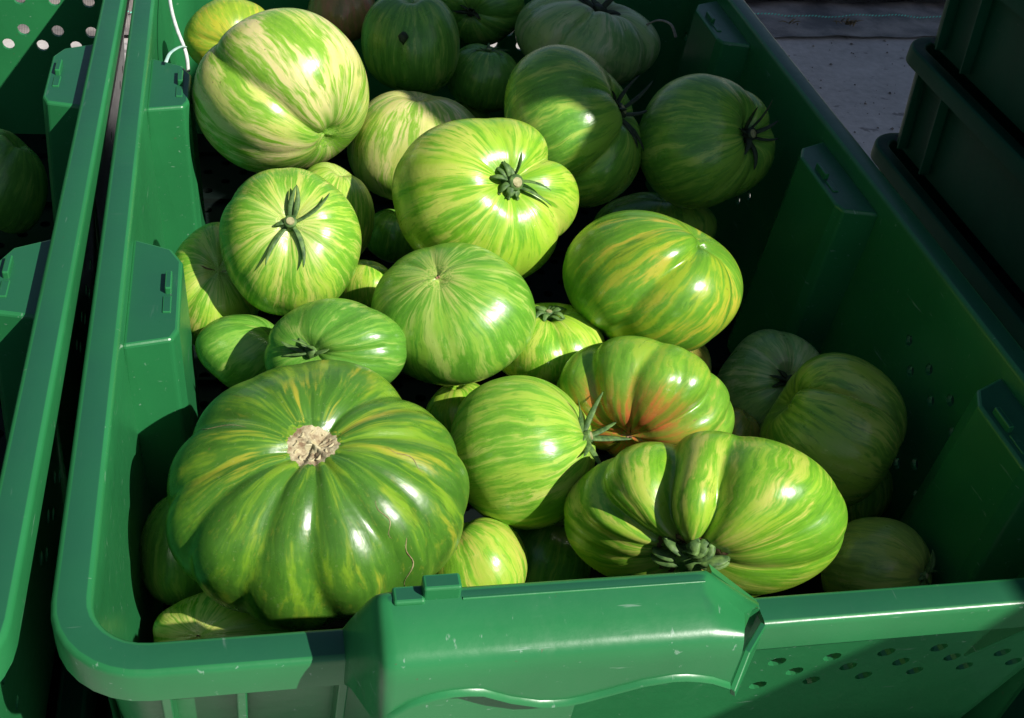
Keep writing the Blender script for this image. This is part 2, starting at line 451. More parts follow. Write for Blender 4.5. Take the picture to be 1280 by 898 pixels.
def make_crate(loc, label, mat, depth=.155, grip=True, posts_l=(), posts_r=(), front_hole=None, back_hole=None, side_hole=None, side_ribs=(), front_detail=True, group=None, L=.6, W_=.4, rotz=0):
    root = bpy.data.objects.new('plastic_crate', None); COL.objects.link(root); root.empty_display_size = .05
    root.location = loc; root.rotation_euler.z = rotz
    tag(root, label, 'crate', group)
    cut = (.0872, .2238) if grip else None
    link('rim', tub('rim', depth, L, W_, cut=cut), mat, root)
    r = .030; zt = -.004; zb = -depth
    c = .030
    def wall(a0, a1, b0, b1, tv, n, m, hf, rad):
        me = fixn(mesh('wall', *plate(b0, b1, a0, a1, tv, n, m, hf, rad)))
        return link('wall', me, mat, root)
    no = lambda i, j: False
    nv = max(1, int((depth-.004)/.0105))
    # front, back, left, right
    WF, WG = (.0103, .042) if front_detail else (WT, WB)
    wall((c, WF, zt), (W_-c, WF, zt), (c, WG, zb), (W_-c, WG, zb), (0, TH, 0), 30, nv, front_hole or no, .0036)
    wall((c, L-WT, zt), (W_-c, L-WT, zt), (c, L-WB, zb), (W_-c, L-WB, zb), (0, -TH, 0), 31, nv, back_hole or no, .0040)
    wall((WT, c, zt), (WT, L-c, zt), (WB, c, zb), (WB, L-c, zb), (TH, 0, 0), 48, nv, no, .0030)
    wall((W_-WT, c, zt), (W_-WT, L-c, zt), (W_-WB, c, zb), (W_-WB, L-c, zb), (-TH, 0, 0), 48, nv, side_hole or no, .0030)
    # rounded corners
    for (sx, sy) in ((0, 0), (1, 0), (1, 1), (0, 1)):
        vs = []; fs = []; k_ = 9
        for (z, o_, of) in ((zt, WT, WF), (zb, WB, WG)):
            ey = 0 if sy else of-o_
            for th_ in (0, TH):
                for k in range(k_):
                    a = math.pi/2*k/(k_-1); ra = c-o_-th_
                    x = c-ra*math.cos(a); y = c+ey-ra*math.sin(a)
                    vs.append((x if not sx else W_-x, y if not sy else L-y, z))
        for k in range(k_-1):
            fs += [(k, k+1, 2*k_+k+1, 2*k_+k), (k_+k, 3*k_+k, 3*k_+k+1, k_+k+1)]
        link('corner', smooth_angle(fixn(mesh('corner', vs, fs)), 60), mat, root)
    # floor
    ins = WB+.001
    fl = fixn(mesh('floor', *plate((ins, ins, zb), (W_-ins, ins, zb), (ins, L-ins, zb), (W_-ins, L-ins, zb), (0, 0, .003), 30, 46, lambda i, j: (i+j) % 2 == 0, .0032)))
    link('floor', fl, M_FLOOR, root)
    for k in range(9):
        y = .05+k*.0625
        link('floor_rib', box_mesh('floor_rib', .022, W_-.022, y-.0012, y+.0012, zb+.003, zb+.0065), M_FLOOR, root)
    # stacking posts on the long sides
    for side, posts in ((0, posts_l), (1, posts_r)):
        for (y0, y1) in posts:
            f = (lambda x: x) if not side else (lambda x: W_-x)
            top = [(f(.0120), y0-.004, -.009), (f(.0310), y0, -.009), (f(.0335), y0+.006, -.009), (f(.0338), y1-.018, -.009), (f(.0290), y1-.008, -.009), (f(.0120), y1, -.009)]
            bot = [(f(.0120), y0-.007, zb+.003), (f(.0370), y0-.003, zb+.003), (f(.0395), y0+.004, zb+.003), (f(.0398), y1-.014, zb+.003), (f(.035), y1-.004, zb+.003), (f(.012), y1+.004, zb+.003)]
            me = fixn(mesh('stacking_post', *prism(top, bot)))
            po = bevel(link('stacking_post', me, mat, root), .0016, 3)
            xa, xb = sorted((f(.0272), f(.0300)))
            ym = y0+(y1-y0)*.42
            bevel(link('pin', box_mesh('pin', xa, xb, ym, ym+.0125, -.0105, -.0058), mat, po), .0006, 2)
            xa, xb = sorted((f(.0266), f(.0300)))
            bevel(link('step', box_mesh('step', xa, xb, ym-.013, ym-.002, -.0105, -.0083), mat, po), .0004, 2)
    for y in side_ribs:
        for side in (0, 1):
            f = (lambda x: x) if not side else (lambda x: W_-x)
            me = fixn(mesh('rib', *prism([(f(.0012), y-.0010, -.0128), (f(.0097), y-.0010, -.0128), (f(.0097), y+.0010, -.0128), (f(.0012), y+.0010, -.0128)],
                                         [(f(.0085), y-.0010, zb+.004), (f(.0172), y-.0010, zb+.004), (f(.0172), y+.0010, zb+.004), (f(.0085), y+.0010, zb+.004)])))
            link('rib', me, mat, root)
    if front_detail:
        for x in (.0335, .0560, .0875):
            me = fixn(mesh('rib', *prism([(x-.0016, .0032, -.0110), (x+.0016, .0032, -.0110), (x+.0016, .0118, -.0110), (x-.0016, .0118, -.0110)],
                                         [(x-.0016, .0330, zb+.004), (x+.0016, .0330, zb+.004), (x+.0016, .0415, zb+.004), (x-.0016, .0415, zb+.004)])))
            bevel(link('rib', me, mat, root), .0005, 2)
        for x, d, zlow in ((.0985, -.0150, -.048), (.3360, .0012, -.062)):
            poly = [(d, -.0125), (.0135, -.0125), (.0103-.21*zlow+.001, zlow), (.0103-.21*zlow-.0015, zlow)]
            me = fixn(mesh('gusset', *prism([(x-.0011, y, z) for y, z in poly], [(x+.0011, y, z) for y, z in poly])))
            link('gusset', me, mat, root)
    if grip:
        # raised, rolled grip panel
        outer = [(.0030, .0268), (.0022, .0278), (.0008, .0286), (-.0008, .0288), (-.0022, .0285), (-.0060, .0275), (-.0120, .0260), (-.0165, .0245), (-.0186, .0232), (-.0200, .0212), (-.0208, .0185), (-.0212, .0150)]
        inner = [(-.0186, .0150), (-.0184, .0180), (-.0178, .0202), (-.0165, .0218), (-.0120, .0234), (-.0060, .0250), (-.0020, .0262), (-.0002, .0262), (.0008, .0250), (.0060, .0000), (.0070, -.016), (.0099, -.016), (.0098, .0000)]
        rim_o = [(.0110, .0000), (.0100, .0001), (.0085, .0001), (.0070, .0001), (.0055, .0001), (.0040, .0001), (.0026, .0000), (.0014, -.0002), (.0006, -.0010), (.0001, -.0025), (.0000, -.0060), (.0000, -.0100)]
        rim_i = [(.0020, -.0100), (.0020, -.0070), (.0021, -.0040), (.0022, -.0030), (.0030, -.0027), (.0045, -.0027), (.0060, -.0027), (.0075, -.0027), (.0090, -.0027), (.0098, -.0060), (.0100, -.016), (.0126, -.016), (.0124, -.0020)]
        def zb_(x):
            return float(np.interp(x, (.088, .097, .1035, .110, .117, .124, .133, .144, .153, .163, .174, .185, .195, .204), (-.006, .0000, .0060, .0086, .0096, .0088, .0036, -.0006, -.0006, .0025, .0060, .0074, .0050, .0000)))
        st = [(.0868, 0, 0), (.0885, .20, .12), (.0905, .45, .38), (.0930, .78, .76), (.0948, .94, .95), (.0965, .985, 1), (.0990, 1, 1), (.1030, 1, 1)] + [(.1065+.0045*k, 1, 1) for k in range(21)] + [('end', 1, 1)]
        rings = []
        for (x, kz, ky) in st:
            end = x == 'end'
            b_ = zb_(.2034 if end else x)
            lip = [(-.0213, b_+.0018), (-.0224, b_+.0011), (-.0227, b_), (-.0220, b_-.0010), (-.0190, b_-.0008)]
            full = outer+lip+inner
            rimp = rim_o+[(0, -.0120), (0, -.0128), (.0004, -.0132), (.0012, -.0132), (.0020, -.0128)]+rim_i
            R_ = []
            for (p, q) in zip(rimp, full):
                y = p[0]+(q[0]-p[0])*ky; z = p[1]+(q[1]-p[1])*kz; xx = x
                if end:
                    xx = float(np.interp(y, (-.024, -.0185, -.006, .001, .0125), (.2032, .2032, .2095, .2190, .2225)))
                    if z > 0: z *= float(np.interp(y, (-.0185, -.012, -.006, .001, .012), (.97, .78, .58, .34, .22)))
                R_.append((xx, y, z))
            rings.append(R_)
        me = smooth_angle(fixn(mesh('grip', *loft(rings))), 50)
        gp = link('grip', me, mat, root)
        bevel(link('tab', box_mesh('tab', .1078, .1190, -.0022, .0034, .0262, .0335), mat, gp), .0009, 3)
        bevel(link('tab_ledge', box_mesh('tab_ledge', .0992, .1085, -.0034, .0028, .0245, .0297), mat, gp), .0010, 3)
        link('ridge', smooth_angle(fixn(mesh('ridge', *tube([(x, -.0024, .0283) for x in np.linspace(.1195, .1945, 12)], .0006, 8))), 60), mat, gp)
        # inner hand plate under the grip
        rings = []
        for x in np.linspace(.0995, .1560, 24):
            zt_ = zb_(x)-.0032
            rings.append([(x, -.0168, zt_+.0030), (x, -.0176, zt_-.0035), (x, -.0155, -.040), (x, -.0135, -.040), (x, -.0115, zt_-.003), (x, .0060, zt_+.003), (x, .0060, zt_+.006)])
        link('hand_plate', smooth_angle(fixn(mesh('hand_plate', *loft(rings))), 45), mat, root)
        # oblique end brace running from the rim to the lower tip of the grip
        a_ = [(.2236, -.0004, .0006), (.2236, -.0004, -.0132), (.2062, -.0226, -.0045), (.2052, -.0228, -.0012), (.2130, -.0120, .0030)]
        bk = [(x-.0014, y+.0016, z) for x, y, z in a_]
        me = fixn(mesh('end_brace', *prism(a_, bk)))
        bevel(link('end_brace', me, mat, root), .0004, 2)
        me = fixn(mesh('back_web', *prism([(.2010, .0058, .0225), (.2236, .0062, .0010), (.2236, .0096, .0010), (.2010, .0090, .0225)],
                                          [(.2010, .0058, -.020), (.2236, .0062, -.020), (.2236, .0096, -.020), (.2010, .0090, -.020)])))
        link('back_web', me, mat, root)
    return root

def copy_tree(o, parent=None):
    c = o.copy(); COL.objects.link(c)
    if parent: c.parent = parent
    for ch in list(o.children): copy_tree(ch, c)
    return c

fh = lambda i, j: (i >= 19 and i <= 29 and j in (8, 9, 7) and (i+j) % 2 == 0) or (i < 0)
sh = lambda i, j: (j in (9, 10, 6, 5) and (i+j) % 2 == 0 and (i % 12) in (0, 1, 2, 8, 9, 10, 11))
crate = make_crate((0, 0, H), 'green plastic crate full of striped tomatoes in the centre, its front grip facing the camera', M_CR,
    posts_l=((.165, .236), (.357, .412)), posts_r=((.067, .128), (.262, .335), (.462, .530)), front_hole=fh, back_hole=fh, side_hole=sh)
bh = lambda i, j: (j in (9, 7) and i % 2 == 0) or (j == 6 and i % 2 == 1)
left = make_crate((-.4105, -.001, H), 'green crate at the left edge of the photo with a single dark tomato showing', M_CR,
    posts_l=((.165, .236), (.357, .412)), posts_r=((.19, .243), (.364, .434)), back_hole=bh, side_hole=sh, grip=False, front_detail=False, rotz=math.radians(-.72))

# crates carrying them, and the dark stack on the right
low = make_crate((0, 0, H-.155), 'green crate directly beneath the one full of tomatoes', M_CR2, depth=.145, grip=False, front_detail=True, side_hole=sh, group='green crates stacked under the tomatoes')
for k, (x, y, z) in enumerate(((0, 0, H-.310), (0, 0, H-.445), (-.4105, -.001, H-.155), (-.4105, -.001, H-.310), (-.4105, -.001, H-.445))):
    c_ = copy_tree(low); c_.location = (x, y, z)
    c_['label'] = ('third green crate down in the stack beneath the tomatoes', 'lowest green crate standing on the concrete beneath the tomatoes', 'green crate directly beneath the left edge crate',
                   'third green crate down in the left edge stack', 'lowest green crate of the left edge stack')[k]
SX, SY = .592, -.025
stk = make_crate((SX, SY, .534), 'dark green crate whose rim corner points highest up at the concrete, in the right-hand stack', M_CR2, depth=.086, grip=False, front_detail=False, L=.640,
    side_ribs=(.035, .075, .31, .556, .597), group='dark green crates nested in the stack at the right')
names = {-1: 'dark green crate in the right-hand stack, its rim just above the tomato crate rim line', 1: 'dark green crate at the top right corner, body only, above the upper visible rim'}
for k in range(-4, 9):
    if k == 0: continue
    c_ = copy_tree(stk); c_.location = (SX, SY, .534+.090*k)
    c_['label'] = names.get(k, 'dark green crate in the right-hand stack, hidden or outside the photo')
for (x, y, n) in ((.742, -.66, 12), (1.75, .45, 10), (1.75, 1.10, 10), (1.75, 1.75, 10)):  # unseen stacks, added for the shade they throw on heap and ground
    for k in range(-4 if x < 1 else 3, n-4):
        c_ = copy_tree(stk); c_.location = (x, y, .534+.090*k)
        c_['label'] = 'unseen green crate in a stack added on the right to cast shade'; c_['group'] = 'unseen green crates added to cast shade'

# unseen dark sheet added on the left to keep sky light off the crates
vs = []; fs = []
for i in range(61):
    for j in range(13):
        y = -1.5+6*i/60; z = 2.3*j/12
        vs.append((-1.75+.03*math.sin(y*9)+.015*math.sin(y*23+z*3)-.0*z, y, z))
for i in range(60):
    for j in range(12): a = i*13+j; fs.append((a, a+13, a+14, a+1))
tw = link('sky_blocker', mesh('sky_blocker', vs, fs, True), simple('dark_blocker_sheet', (.012, .018, .015), (.03, .038, .034), .6, 20, .002), None)
sm_ = tw.modifiers.new('thickness', 'SOLIDIFY'); sm_.thickness = .002
tag(tw, 'unseen dark sheet added on the left to block sky light', 'sky_blocker')

# ---------------------------------------------------------------- tomatoes
def fruit_points(sp, nt, nphi):
    """One fruit about its own z axis (pole of the seen end at +z); returns points and the skin coordinates of each ring point."""
    th = np.linspace(0, math.pi, nt)[:, None]
    ph = np.linspace(0, 2*math.pi, nphi, endpoint=False)[None, :]
    c = sp.get('c', .8); dim = sp.get('dim', .14); dw = sp.get('dw', .26)
    rad = np.sin(th)**.88 * np.ones_like(ph)
    z = c*np.sign(np.cos(th))*np.abs(np.cos(th))**.92 * np.ones_like(ph)
    sh = sp.get('shoulder', .0)
    rad = rad*(1 + sh*np.cos(th)*np.sin(th))
    rnd = random.Random(sp.get('seed', 1))
    # low frequency lopsidedness
    m = 1 + 0*ph
    for k, am in ((1, .03), (2, .035), (3, .028), (5, .014)):
        m = m + am*sp.get('irr', 1)*math.sin(rnd.random()*6.28 + 0)*0 + am*sp.get('irr', 1)*np.cos(k*ph + rnd.random()*6.283)
    for (k, am, a0) in sp.get('har', ()):
        m = m + am*np.cos(k*(ph - a0))
    # creases running from the pole over the shoulder
    T = np.exp(-(th/sp.get('fl', 1.5))**3)*(1-np.exp(-(th/.16)**2)*.55)
    g = np.zeros_like(rad); crease = np.zeros_like(rad)
    F = [(-math.radians(a), d, math.radians(w), fl) for (a, d, w, fl) in sp.get('fur', ())]
    n = sp.get('nrib', 0)
    for i in range(n):
        F.append(((i + rnd.uniform(-.28, .28))*2*math.pi/n, sp.get('rib', .05)*rnd.uniform(.45, 1.2), math.radians(rnd.uniform(9, 17)), rnd.uniform(1.1, 2.0)))
    for (a, d, w, fl) in F:
        wob = .06*np.sin(th*3+a*5)
        dl = np.abs((ph - a + wob + math.pi) % (2*math.pi) - math.pi)
        Tl = np.exp(-(th/fl)**3)*(1-np.exp(-(th/.2)**2)*.3)
        v = np.exp(-((dl*dl + .0016)**.5)/w)
        g = g + d*v*Tl
        crease = np.maximum(crease, np.exp(-(dl/(w*.55))**2)*Tl*min(1, d/.12))
    k = 1 - np.minimum(g, .75)
    rad2 = rad*m*k
    z2 = z*(1 - .55*g) 
    z2 = z2*(1+.03*np.cos(2*ph+rnd.random()*6))
    z2 = z2 - dim*np.exp(-(rad/dw)**2)*(th < math.pi/2)
    z2 = z2 + sp.get('bdim', .05)*np.exp(-(rad/.2)**2)*(th >= math.pi/2)
    x = rad2*np.cos(ph); y = rad2*np.sin(ph)
    # gentle swells
    for _ in range(5):
        d = np.array([rnd.gauss(0, 1) for _ in range(3)]); d /= np.linalg.norm(d)
        f = rnd.uniform(2.2, 4.5); p0 = rnd.random()*6.28
        s = 1 + .010*sp.get('irr', 1)*np.sin(f*(d[0]*x + d[1]*y + d[2]*z2) + p0)
        x, y, z2 = x*s, y*s, z2*s
    P = np.stack([x, y, z2], -1)
    Q = np.stack([np.cos(ph)*np.ones_like(rad), np.sin(ph)*np.ones_like(rad), th*np.ones_like(rad)], -1)
    return P, Q, crease


FRUITS = [
 dict(at=(0.0868, 0.1019, 0.5625), axes=(0.06078, 0.00367, -0.00680, -0.00498, 0.05605, -0.00961, 0.00581, 0.00746, 0.05645), end='cork', skin='deep', shape={'c': 0.72, 'dim': 0.13, 'dw': 0.26, 'shoulder': 0.1, 'nrib': 0, 'irr': 0.45, 'fur': [(-152, 0.16, 12, 1.8), (-122, 0.07, 12, 1.5), (-95, 0.07, 11, 1.4), (-52, 0.2, 13, 2.0), (-30, 0.09, 9, 1.6), (-8, 0.15, 10, 1.9), (14, 0.11, 9, 1.9), (38, 0.11, 9, 2.1), (62, 0.13, 9, 2.4), (88, 0.17, 10, 2.6), (118, 0.17, 11, 2.6), (146, 0.13, 10, 2.2), (170, 0.14, 11, 2.0)]},
      label='giant ribbed dark green tomato with a tan corky stem scar'),
 dict(at=(0.2359, 0.0814, 0.5627), axes=(0.05304, -0.01071, -0.02042, -0.02170, 0.00094, -0.03964, 0.01464, 0.04288, 0.00475), end='curled', skin='bright', shape={'c': 0.7, 'dim': 0.15, 'dw': 0.27, 'irr': 0.3, 'fur': [(-108, 0.5, 11, 2.6), (-74, 0.44, 8, 1.9), (-147, 0.36, 9, 2.1), (-134, 0.18, 26, 2.9), (-165, 0.12, 8, 1.8), (-20, 0.08, 9, 1.8), (8, 0.08, 9, 1.8), (-170, 0.08, 10, 1.4), (172, 0.12, 10, 1.4), (-30, 0.06, 12, 1.5), (60, 0.1, 12, 1.2), (120, 0.15, 12, 1.5)]},
      label='bright green kidney-shaped tomato with deep folds and a dark curled calyx'),
 dict(at=(0.2360, 0.1573, 0.5542), axes=(0.03721, -0.00969, -0.02051, -0.02152, -0.00686, -0.03125, 0.00689, 0.03665, -0.00767), end='dot', skin='orange', shape={'c': 0.66, 'dim': 0.11, 'dw': 0.3, 'irr': 0.4, 'fur': [(-165, 0.16, 12, 2.2), (-128, 0.26, 11, 2.5), (-88, 0.2, 11, 2.3), (-62, 0.12, 10, 2), (-32, 0.4, 13, 2.8), (0, 0.18, 12, 2.2), (60, 0.12, 12, 2), (120, 0.15, 13, 2)]},
      label='lobed green tomato flushed orange around its blossom scar'),
 dict(at=(0.1763, 0.1368, 0.5467), axes=(0.01658, 0.00672, 0.03152, -0.00253, 0.03397, -0.00646, -0.03052, -0.00033, 0.01639), end='star_side', skin='pale', shape={'c': 0.84, 'dim': 0.1, 'dw': 0.2, 'nrib': 7, 'rib': 0.048, 'irr': 0.5},
      label='round yellow-streaked tomato whose thin calyx points at the orange flushed one'),
 dict(at=(0.0967, 0.1806, 0.5705), axes=(0.02846, 0.00031, -0.01826, -0.01284, 0.01231, -0.01809, 0.00869, 0.01840, 0.01345), end='stub', skin='mid', shape={'c': 0.68, 'dim': 0.16, 'nrib': 6, 'rib': 0.128, 'irr': 0.8, 'fur': [(-5, 0.13, 12, 2)]},
      label='flattened mid green tomato with a dark calyx, just behind the giant ribbed one'),
 dict(at=(0.0612, 0.2151, 0.5400), axes=(0.01824, 0.00024, 0.01618, -0.00231, 0.02067, 0.00210, -0.01323, -0.00524, 0.01477), end='none', skin='mid', shape={'c': 0.8, 'nrib': 5, 'rib': 0.08},
      label='plain green tomato squeezed between the flattened calyx tomato and the left crate wall'),
 dict(at=(0.1526, 0.2009, 0.5737), axes=(0.03547, 0.00431, -0.01347, -0.00755, 0.03361, -0.00719, 0.01163, 0.00716, 0.03183), end='dot', skin='mid2', shape={'c': 0.82, 'dim': 0.05, 'dw': 0.15, 'nrib': 8, 'rib': 0.048, 'irr': 0.6},
      label='smooth green tomato with a tiny brown dot, centre of the heap'),
 dict(at=(0.2025, 0.2096, 0.5472), axes=(0.02779, 0.00628, -0.00138, -0.00616, 0.02521, 0.00489, 0.00300, -0.00587, 0.02523), end='buds', skin='lime', shape={'c': 0.7, 'dim': 0.14, 'fur': [(75, 0.16, 14, 2.2), (20, 0.05, 12, 2)], 'irr': 0.7},
      label='two-lobed lime green tomato with calyx tips, half hidden by the brown-dotted one'),
 dict(at=(0.1799, 0.2797, 0.5850), axes=(0.04691, 0.00245, 0.00875, 0.00322, 0.03377, -0.03015, -0.00729, 0.02831, 0.03362), end='wreath', skin='lime', shape={'c': 0.78, 'dim': 0.14, 'dw': 0.32, 'irr': 0.8, 'fur': [(-38, 0.3, 13, 2.8), (25, 0.16, 11, 2.4), (75, 0.06, 11, 1.5), (120, 0.05, 12, 1.5), (170, 0.1, 12, 1.7), (-150, 0.08, 13, 1.7), (-95, 0.06, 12, 1.5)]},
      label='largest sunlit lime green tomato near the middle, its calyx curled into a green wreath'),
 dict(at=(0.0816, 0.2489, 0.5804), axes=(0.03373, 0.00073, -0.00154, -0.00149, 0.02759, -0.02080, 0.00078, 0.02144, 0.02741), end='star', skin='palelime', shape={'c': 0.82, 'dim': 0.09, 'dw': 0.34, 'nrib': 8, 'rib': 0.08, 'irr': 0.6},
      label='round pale tomato with a five-pointed green calyx star'),
 dict(at=(0.0832, 0.3765, 0.5900), axes=(0.03936, -0.00145, 0.02878, 0.02454, -0.01993, -0.03469, 0.01199, 0.04220, -0.01413), end='none', skin='cream', shape={'c': 0.86, 'dim': 0.12, 'dw': 0.2, 'irr': 0.6, 'fur': [(-128, 0.22, 14, 2.7), (-170, 0.05, 12, 2), (-60, 0.04, 12, 2)]},
      label='large cream and green streaked tomato, the palest in the crate'),
 dict(at=(0.0568, 0.4731, 0.5750), axes=(0.02631, -0.00012, 0.00555, 0.00534, 0.00280, -0.02521, -0.00057, 0.02519, 0.00330), end='none', skin='yellow', shape={'c': 0.8, 'nrib': 4, 'rib': 0.128},
      label='yellowish green tomato peeping out behind the large cream streaked one'),
 dict(at=(0.1284, 0.5431, 0.5650), axes=(0.02332, 0.00185, -0.00280, -0.00122, 0.02443, 0.00482, 0.00316, -0.00387, 0.02527), end='none', skin='blush', shape={'c': 0.75, 'nrib': 5, 'rib': 0.128},
      label='tomato flushed brownish pink at the upper edge, behind the large cream streaked one'),
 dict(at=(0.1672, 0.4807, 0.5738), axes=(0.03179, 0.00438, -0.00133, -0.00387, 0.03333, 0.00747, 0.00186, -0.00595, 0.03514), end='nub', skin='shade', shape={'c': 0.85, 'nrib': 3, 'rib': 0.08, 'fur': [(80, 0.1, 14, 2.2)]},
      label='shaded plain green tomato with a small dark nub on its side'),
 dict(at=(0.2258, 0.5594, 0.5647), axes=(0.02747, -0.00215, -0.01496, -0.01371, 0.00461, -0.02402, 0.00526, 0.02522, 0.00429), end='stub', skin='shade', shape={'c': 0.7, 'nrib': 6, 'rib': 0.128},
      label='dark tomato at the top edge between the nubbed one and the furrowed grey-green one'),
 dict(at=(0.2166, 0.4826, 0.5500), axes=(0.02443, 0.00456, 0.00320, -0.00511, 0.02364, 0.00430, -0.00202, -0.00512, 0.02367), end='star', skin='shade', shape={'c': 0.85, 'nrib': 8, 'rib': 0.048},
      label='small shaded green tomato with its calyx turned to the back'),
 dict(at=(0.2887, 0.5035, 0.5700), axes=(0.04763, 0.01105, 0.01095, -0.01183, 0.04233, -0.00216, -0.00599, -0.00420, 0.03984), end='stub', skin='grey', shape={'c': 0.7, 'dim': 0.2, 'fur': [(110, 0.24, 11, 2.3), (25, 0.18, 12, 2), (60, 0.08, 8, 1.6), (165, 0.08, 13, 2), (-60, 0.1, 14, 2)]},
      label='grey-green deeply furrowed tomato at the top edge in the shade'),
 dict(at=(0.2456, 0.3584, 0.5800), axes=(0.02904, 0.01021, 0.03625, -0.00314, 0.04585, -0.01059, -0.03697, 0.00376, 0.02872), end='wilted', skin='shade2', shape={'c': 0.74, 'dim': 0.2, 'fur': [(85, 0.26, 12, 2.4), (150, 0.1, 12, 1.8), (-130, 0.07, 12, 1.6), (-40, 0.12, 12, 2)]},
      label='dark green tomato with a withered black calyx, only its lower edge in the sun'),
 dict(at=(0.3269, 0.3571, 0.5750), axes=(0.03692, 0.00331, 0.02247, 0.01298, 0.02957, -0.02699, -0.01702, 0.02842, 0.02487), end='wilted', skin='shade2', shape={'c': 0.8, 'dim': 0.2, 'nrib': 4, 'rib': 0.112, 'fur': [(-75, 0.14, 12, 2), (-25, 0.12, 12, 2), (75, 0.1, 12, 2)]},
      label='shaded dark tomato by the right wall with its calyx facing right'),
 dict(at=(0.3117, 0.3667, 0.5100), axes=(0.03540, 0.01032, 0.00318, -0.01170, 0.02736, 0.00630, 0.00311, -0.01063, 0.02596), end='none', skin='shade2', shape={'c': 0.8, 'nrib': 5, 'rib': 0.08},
      label='shaded tomato low behind the yellow-striped one'),
 dict(at=(0.2537, 0.2209, 0.5751), axes=(0.03539, 0.01335, 0.02583, -0.01664, 0.03670, -0.00055, -0.01695, -0.01235, 0.03271), end='none', skin='yellowband', shape={'c': 0.84, 'dim': 0.1, 'irr': 0.8, 'fur': [(98, 0.24, 15, 2.8), (-175, 0.06, 14, 2.4), (145, 0.06, 12, 2.2), (20, 0.15, 15, 2)]},
      label='big green tomato with broad yellow stripes on the sunlit right side'),
 dict(at=(0.1588, 0.3907, 0.5500), axes=(0.04040, 0.00511, 0.00330, -0.00587, 0.03628, 0.00880, -0.00105, -0.01083, 0.03492), end='none', skin='cream2', shape={'c': 0.9, 'nrib': 7, 'rib': 0.056},
      label='cream and green tomato half shaded behind the largest lime green one'),
 dict(at=(0.2052, 0.4857, 0.5197), axes=(0.01666, 0.00258, -0.00992, -0.00177, 0.01414, 0.00295, 0.00732, -0.00402, 0.00948), end='none', skin='mid', shape={'c': 0.9, 'nrib': 4, 'rib': 0.064},
      label='sliver of a light green tomato above the shoulder of the largest lime green one'),
 dict(at=(0.1068, 0.3200, 0.5500), axes=(0.02168, 0.00188, 0.00644, -0.00445, 0.02505, 0.00931, -0.00748, -0.00740, 0.02658), end='none', skin='palelime', shape={'c': 0.85, 'nrib': 6, 'rib': 0.064},
      label='light streaked tomato just behind the one with the calyx star'),
 dict(at=(0.1465, 0.3560, 0.5100), axes=(0.01696, 0.00217, 0.00291, -0.00303, 0.01650, 0.00575, -0.00215, -0.00591, 0.01670), end='none', skin='mid', shape={'c': 0.85, 'nrib': 4, 'rib': 0.048},
      label='small dull green tomato low in the gap left of the largest lime green one'),
 dict(at=(0.0452, 0.2606, 0.5443), axes=(0.02252, 0.00022, 0.00379, 0.00180, 0.02606, -0.01198, -0.00388, 0.01680, 0.02465), end='crack', skin='palelime', shape={'c': 0.8, 'dim': 0.1, 'nrib': 5, 'rib': 0.096},
      label='half shaded tomato with a brown crack, against the left crate wall'),
 dict(at=(0.1213, 0.2740, 0.5350), axes=(0.01577, 0.00158, 0.00073, -0.00175, 0.01430, 0.00581, -0.00003, -0.00604, 0.01423), end='none', skin='lime', shape={'c': 0.85, 'nrib': 5, 'rib': 0.064},
      label='small lime green tomato between the star one and the one with a brown dot'),
 dict(at=(0.1586, 0.1851, 0.5250), axes=(0.01576, 0.00315, -0.00296, -0.00088, 0.01508, 0.00937, 0.00434, -0.00801, 0.01537), end='none', skin='lime', shape={'c': 0.85, 'nrib': 6, 'rib': 0.064},
      label='small lime green tomato in the gap behind the round yellow-streaked ball'),
 dict(at=(0.2757, 0.2097, 0.5300), axes=(0.01477, 0.00572, -0.00326, -0.00440, 0.01650, 0.00513, 0.00429, -0.00256, 0.01739), end='none', skin='brown', shape={'c': 0.85, 'nrib': 4, 'rib': 0.048},
      label='olive brown tomato showing as a rim above the orange flushed one'),
 dict(at=(0.3049, 0.1842, 0.5051), axes=(0.00931, 0.00536, 0.00517, -0.00736, 0.01143, 0.00426, -0.00499, -0.00499, 0.01255), end='none', skin='brown', shape={'c': 0.85, 'nrib': 4, 'rib': 0.048},
      label='small brownish tomato in the shade right of the orange flushed one'),
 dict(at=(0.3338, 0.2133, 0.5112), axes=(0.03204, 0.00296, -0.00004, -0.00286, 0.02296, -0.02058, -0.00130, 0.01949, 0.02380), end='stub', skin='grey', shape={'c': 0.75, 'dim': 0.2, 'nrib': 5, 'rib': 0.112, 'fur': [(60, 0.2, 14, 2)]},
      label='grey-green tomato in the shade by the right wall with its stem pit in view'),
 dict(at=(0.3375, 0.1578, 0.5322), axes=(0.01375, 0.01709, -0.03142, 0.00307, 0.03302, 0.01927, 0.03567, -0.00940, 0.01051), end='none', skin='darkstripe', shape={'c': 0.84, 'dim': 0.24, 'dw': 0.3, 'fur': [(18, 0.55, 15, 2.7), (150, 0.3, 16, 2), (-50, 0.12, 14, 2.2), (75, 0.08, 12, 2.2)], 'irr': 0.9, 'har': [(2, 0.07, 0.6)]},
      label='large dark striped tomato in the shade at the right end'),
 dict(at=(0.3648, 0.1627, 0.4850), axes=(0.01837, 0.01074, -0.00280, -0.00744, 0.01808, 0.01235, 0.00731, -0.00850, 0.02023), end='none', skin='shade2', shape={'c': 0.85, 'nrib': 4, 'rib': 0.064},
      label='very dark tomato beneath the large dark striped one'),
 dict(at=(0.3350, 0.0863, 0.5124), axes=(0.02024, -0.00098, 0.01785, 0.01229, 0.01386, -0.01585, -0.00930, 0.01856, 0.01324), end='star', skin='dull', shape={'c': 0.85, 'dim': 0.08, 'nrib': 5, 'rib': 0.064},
      label='dull olive tomato behind the right front rim, calyx pointing right'),
